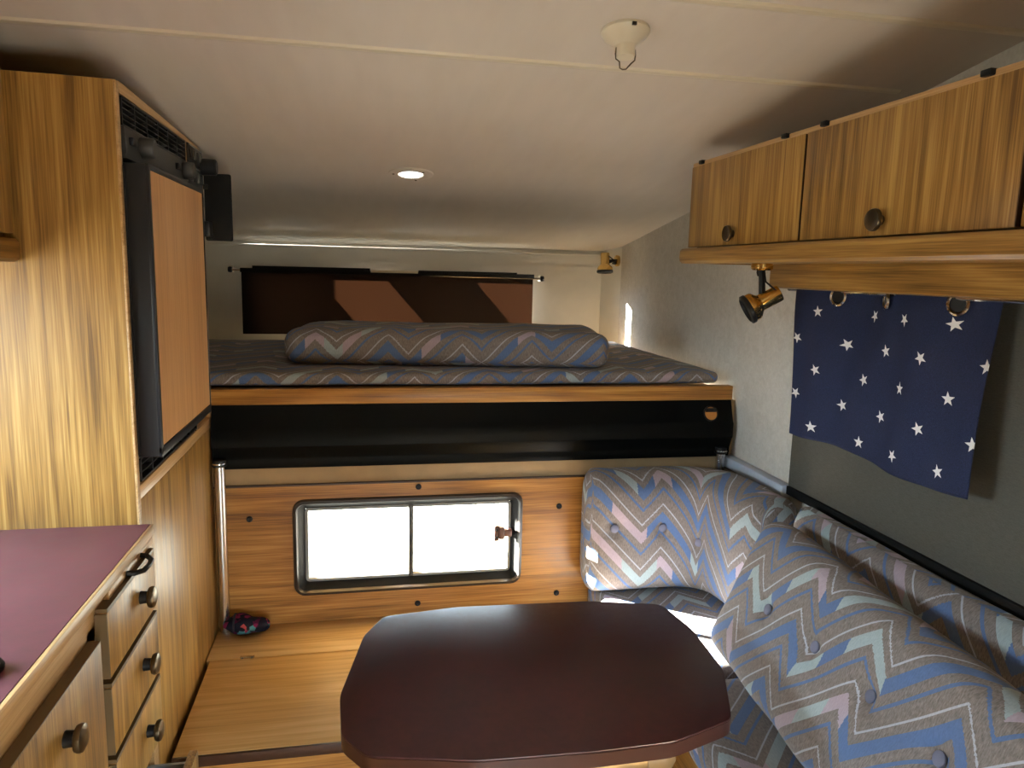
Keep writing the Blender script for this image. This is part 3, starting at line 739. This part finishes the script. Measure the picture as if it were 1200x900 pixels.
# local x -> along -Y (width), y -> up, z -> front (-X)
tilt = math.radians(23); yawc = math.radians(-5.5)
upv = Vector((math.sin(tilt), 0, math.cos(tilt))); nv = Vector((-math.cos(tilt), 0, math.sin(tilt))); wv = upv.cross(nv)
Mx = Matrix((wv, upv, nv)).transposed().to_4x4()
Mx = Matrix.Rotation(yawc, 4, 'Z') @ Mx
wsign = 1 if wv.y > 0 else -1
ctr = Vector((.872, 1.568-LL/2, .680))
Mx = Matrix.Translation(ctr) @ Mx
btn = []
for bx_, by_ in ((897, 713), (952, 757), (1017, 815), (1097, 888)):      # where the buttons sit on the cushion's face
    p0 = Mx @ Vector((0, 0, LT/2)); nn_ = Mx.to_3x3() @ Vector((0, 0, 1)); d_ = hit(bx_, by_, 'z', 0)-EYE
    q_ = Mx.inverted() @ (EYE + d_*((p0-EYE).dot(nn_)/d_.dot(nn_))); btn.append((q_.x, q_.y))
mb = cushion(LL, LH, LT, .042, .012, btn, n=(80, 34, 5), wob=.005, seed=12)
mb.xform(Mx)
lc = mb.build('leaning_cushion', M_fab, loc=(.88, 1.1, ZB), ang=80); tag(lc, 'loose buttoned zigzag cushion leaning against the side backrest', 'cushion')
for bx, by in btn:
    pz = LT/2+.012-.019
    button_at(lc, Mx @ Vector((bx, by, pz)), Mx.to_3x3() @ Vector((0, 0, 1)))
# ------------------------------------------------------------------ table
TZ = .70
T = thing('table', (.30, 1.22, 0), 'maroon laminate table with clipped corners', 'table')
outl = [(400, 862), (398, 815), (426, 745), (450, 722), (536, 711), (690, 704), (775, 708), (812, 738), (848, 785), (858, 842), (790, 869), (700, 880), (560, 891), (430, 886)]
pts = [hit(x, y, 'z', TZ) for x, y in outl]
def soften(pts, f=.22):
    o = []
    for i in range(len(pts)):
        a, b, c = pts[i-1], pts[i], pts[(i+1) % len(pts)]
        d1 = min(.016, (a-b).length*f*1.5); d2 = min(.016, (c-b).length*f*1.5)
        p0 = b+(a-b).normalized()*d1; p1 = b+(c-b).normalized()*d2
        for t in (0, .33, .67, 1): o.append(p0*(1-t)**2 + b*2*t*(1-t) + p1*t*t)
    return o
o2 = [(p.x, p.y) for p in soften(pts)]
top = MB().prism(o2, 'z', TZ-.004, TZ, .0015).build('table_top', M_maroon, T)
MB().prism(o2, 'z', TZ-.028, TZ-.004).build('edge_band', M_tabedge, T)
sr = MB().lathe([(.020, 0), (.022, .004), (.022, .30)], (.14, 1.02, TZ-.052), (1, 0, 0), 24).build('support_tube', M_gold, T)
MB().lathe([(.0235, 0), (.0235, .030), (.020, .044), (.012, .052)], (.435, 1.02, TZ-.052), (1, 0, 0), 24).build('tube_cap', plain('tan_plastic_cap', srgb(150, 122, 84), .4), sr)
MB().lathe([(.034, .012), (.030, .02), (.030, TZ-.03)], (.32, 1.22, 0), (0, 0, 1), 28).build('leg', M_chrome, T)
MB().lathe([(.13, 0), (.13, .006), (.05, .014), (.034, .03)], (.32, 1.22, 0.0005), (0, 0, 1), 32).build('foot', M_black, T)
MB().box(.18, .46, 1.10, 1.34, TZ-.036, TZ-.0285).build('mounting_plate', M_black, T)
# ------------------------------------------------------------------ right overhead cabinet
O = thing('wall_cabinet', (.96, .9, 1.448), 'oak wall cabinet with round bronze knobs above the star curtain', 'cabinet')
XC = .80; CY0, CY1 = .15, 1.775
MB().box(XC+.026, XR-.001, CY0, CY1, 1.486, 1.680, .001).build('body', M_dkedge, O)  # dark colour puts gap shade into the body behind the doors
MB().box(XC+.004, XR-.001, CY0, CY1+.001, 1.6805, 1.694, .001).build('top_board', M_edge, O)
for a, b, ky in ((1.286, 1.772, 1.540), (.806, 1.279, 1.055), (.30, .797, .56)):
    d = MB().box(XC, XC+.017, a, b, 1.489, 1.684, .0015).build('door', M_wz, O)
    k = MB().lathe([(.008, 0), (.008, .009), (.016, .010), (.018, .012), (.018, .016), (.0165, .0182), (.0145, .0172), (.004, .017)], (XC, ky, 1.513), (-1, 0, 0), 28).build('knob', M_bronze, d)
    MB().box(XC+.001, XC+.016, a-.0012, a, 1.490, 1.683).build('door_edge_strip', M_dkedge, d)  # dark strip paints the shade of the gap between doors
    for hy in (a+.07, b-.05):
        MB().box(XC-.004, XC+.014, hy-.009, hy+.009, 1.6865, 1.6955, .002).build('hinge', M_black, d)
MB().prism([(XC+.03, 1.449), (XC-.008, 1.449), (XC-.014, 1.455), (XC-.015, 1.466), (XC-.014, 1.480), (XC-.009, 1.4855), (XC+.03, 1.4855)], 'y', CY0, CY1+.012, .001).build('bottom_rail', M_wy, O)
MB().box(XC+.0305, XR-.001, CY0, CY1-.0165, 1.4515, 1.4855).build('bottom_board', M_wy, O)
MB().box(XC+.0305, XR-.001, CY1-.016, CY1, 1.449, 1.4855).build('end_board', M_wz, O)
MB().prism([(.985, 1.396), (.992, 1.393), (1.004, 1.393), (1.006, 1.396), (1.006, 1.451), (.985, 1.451)], 'y', .15, 1.690, .001).build('pelmet', M_wy, O)
# spot lamps
def spot(label, mount, mdir, elbow, head, aim, group):
    mount, elbow, head = Vector(mount), Vector(elbow), Vector(head); aim = Vector(aim).normalized()
    o = thing('spot_lamp', mount, label, 'lamp', group)
    b = MB().lathe([(.024, 0), (.025, .004), (.025, .012), (.021, .016)], mount, mdir, 24).build('mount', M_brass, o)
    MB().lathe([(.006, .014), (.006, .022), (.003, .030)], mount+Vector((.0, .012, 0)) if abs(mdir[2]) > .5 else mount+Vector((0, .0, -.012)), mdir, 10).build('mount_nut', M_black, b)
    MB().tube([mount+Vector(mdir)*.012, elbow, head], .0075, 8).build('arm', M_black, o)
    h = MB().lathe([(.012, -.046), (.019, -.045), (.020, -.040), (.020, .004), (.023, .008), (.032, .016), (.034, .022), (.034, .034), (.031, .036)], head, aim, 28).build('head', M_brass, o)
    MB().lathe([(.0345, .030), (.036, .032), (.036, .040), (.030, .043), (.030, .036), (.026, .030), (.004, .028)], head, aim, 28, False).build('bezel', M_black, h)
    MB().tube([mount+Vector(mdir)*.010+Vector((0, -.01, 0)), elbow+Vector((0, -.016, .004)), head-aim*.030+Vector((0, -.016, .01)), head-aim*.044], .0022, 6).build('cable', M_black, o)
    return o
m1 = hit(893, 313, 'x', .92); h1 = hit(893, 354, 'x', .92)
spot('brass spot lamp hanging under the wall cabinet end', (.92, m1.y, 1.451), (0, 0, -1), (.92, m1.y-.005, 1.405), h1, (-.85, .25, -.52), 'brass spot lamps')
spot('brass spot lamp on the alcove corner pointing down', (1.106, 3.17, 1.475), (-1, 0, 0), (1.07, 3.15, 1.475), (1.035, 3.145, 1.462), (0, -.1, -1), 'brass spot lamps')
# ------------------------------------------------------------------ blind and curtain
bl = thing('roller_blind', (XR, 1.0, .86), 'charcoal roller blind pulled down over the side window', 'blind')
MB().box(1.104, 1.1075, .2, 1.722, .872, 1.46).build('cloth', M_blind, bl)
MB().box(1.098, 1.114, .2, 1.722, .848, .8715, .003).build('bottom_bar', M_blacksoft, bl)
MB().tube([(1.10, .2, 1.462), (1.10, 1.722, 1.462)], .012, 12).build('roller', M_black, bl)
cu = thing('curtain', (1.045, 1.36, 1.035), 'short navy curtain printed with white stars', 'curtain')
knots = [(1.73, -.5), (1.639, 0), (1.55, .5), (1.46, 1), (1.388, 1.5), (1.33, 2), (1.272, 2.5), (1.21, 3), (1.152, 3.5), (1.077, 4), (1.00, 4.6)]
def warp(y):
    for (ya, ua), (yb, ub) in zip(knots, knots[1:]):
        if yb <= y <= ya: return ua + (ub-ua)*(ya-y)/(ya-yb)
    return 0
def cux(y, z):
    a = .005 + .013*sm(z, 1.15, 1.40)
    return 1.048 + a*math.cos(2*math.pi*(y-1.405)/.345) + .004*math.sin(y*41+z*9) - .012*sm(1.43-z, .1, .4)*sm(y, 1.3, 1.05) + .003*mnoise.noise(Vector((y*9, z*6, 0)))
mb = MB(); uv = []; ny_, nz_ = 130, 70
for j in range(nz_+1):
    for i in range(ny_+1):
        y = 1.655 - (1.655-1.074)*i/ny_; z = 1.425 - (1.425-1.036-.006*math.sin(y*14))*j/nz_
        y2 = y + .006*math.sin(z*11)*(1-j/nz_)
        mb.v.append(Vector((cux(y, z), y2, z))); uv.append((warp(min(1.72, max(1.01, y))), (z-1.343)/.0685+.5+4))
for j in range(nz_):
    for i in range(ny_): a = j*(ny_+1)+i; mb.f.append((a, a+1, a+ny_+2, a+ny_+1))
mb.uv = uv
cl = mb.build('cloth', M_star, cu, ang=180)
smod = cl.modifiers.new('thickness', 'SOLIDIFY'); smod.thickness = .0012
MB().tube([(1.048, .9, 1.392), (1.048, 1.70, 1.392)], .006, 10).build('curtain_rod', M_steel, cu)
for y, nrm in ((1.491, (-1, -.30, 0)), (1.339, (-1, .55, 0)), (1.150, (-1, -.30, 0))):
    z = 1.380; nv_ = Vector(nrm).normalized(); base = Vector((cux(y, z), y, z)) + nv_*.002
    e_ = MB().lathe([(.0150, 0), (.0155, .0035), (.018, .005), (.0215, .003), (.0225, -.001), (.015, -.001)], base, nv_, 28, False).build('eyelet', M_steel, cu)
    MB().lathe([(.0145, .0005), (.0145, .0012)], base, nv_, 24).build('eyelet_opening', M_black, e_)
# ------------------------------------------------------------------ ceiling fittings
dn = Vector((0, -.147, -1)).normalized()
lp = Vector((.128, 2.17, zc(2.17)))
dl = thing('downlight', lp, 'round recessed downlight glowing in the sloping ceiling', 'light')
MB().lathe([(.034, .0005), (.036, .004), (.052, .0055), (.063, .003), (.064, 0)], lp, dn, 40, False).build('rim', M_ceil, dl)
MB().lathe([(.0345, .0008), (.030, .004), (.015, .006), (.002, .0065)], lp, dn, 32).build('lens', M_lens, dl)
qd = dn.to_track_quat('Z', 'X').to_matrix()
for a in (80, 200, 320):
    MB().lathe([(.0035, .004), (.0035, .0065), (.002, .007)], lp + qd @ Vector((.050*math.cos(math.radians(a)), .050*math.sin(math.radians(a)), 0)), dn, 10).build('rim_screw', M_bronze, dl)
hk = Vector((.428, 1.245, zc(1.245)))
ho = thing('ceiling_hook', hk, 'cream ceiling rose with a wire hook loop', 'hook')
bs_ = MB().lathe([(.040, 0), (.041, .005), (.036, .012), (.022, .021), (.0165, .026), (.0160, .042), (.0145, .045), (.004, .046)], hk, dn, 36).build('rose', M_cream, ho)
MB().box(hk.x-.003, hk.x+.004, hk.y-.044, hk.y-.040, hk.z-.004, hk.z+.001).build('slot', M_black, bs_)
zz = hk.z
wp = [(-.0165, -.030), (-.0175, -.040), (-.0165, -.048), (-.010, -.052), (-.009, -.062), (-.004, -.064), (.002, -.063), (.010, -.054), (.0165, -.048), (.0175, -.040), (.0165, -.031)]
MB().tube([(hk.x+a, hk.y-.147*.04, zz+b) for a, b in wp], .0012, 6).build('wire_loop', M_bronze, ho)
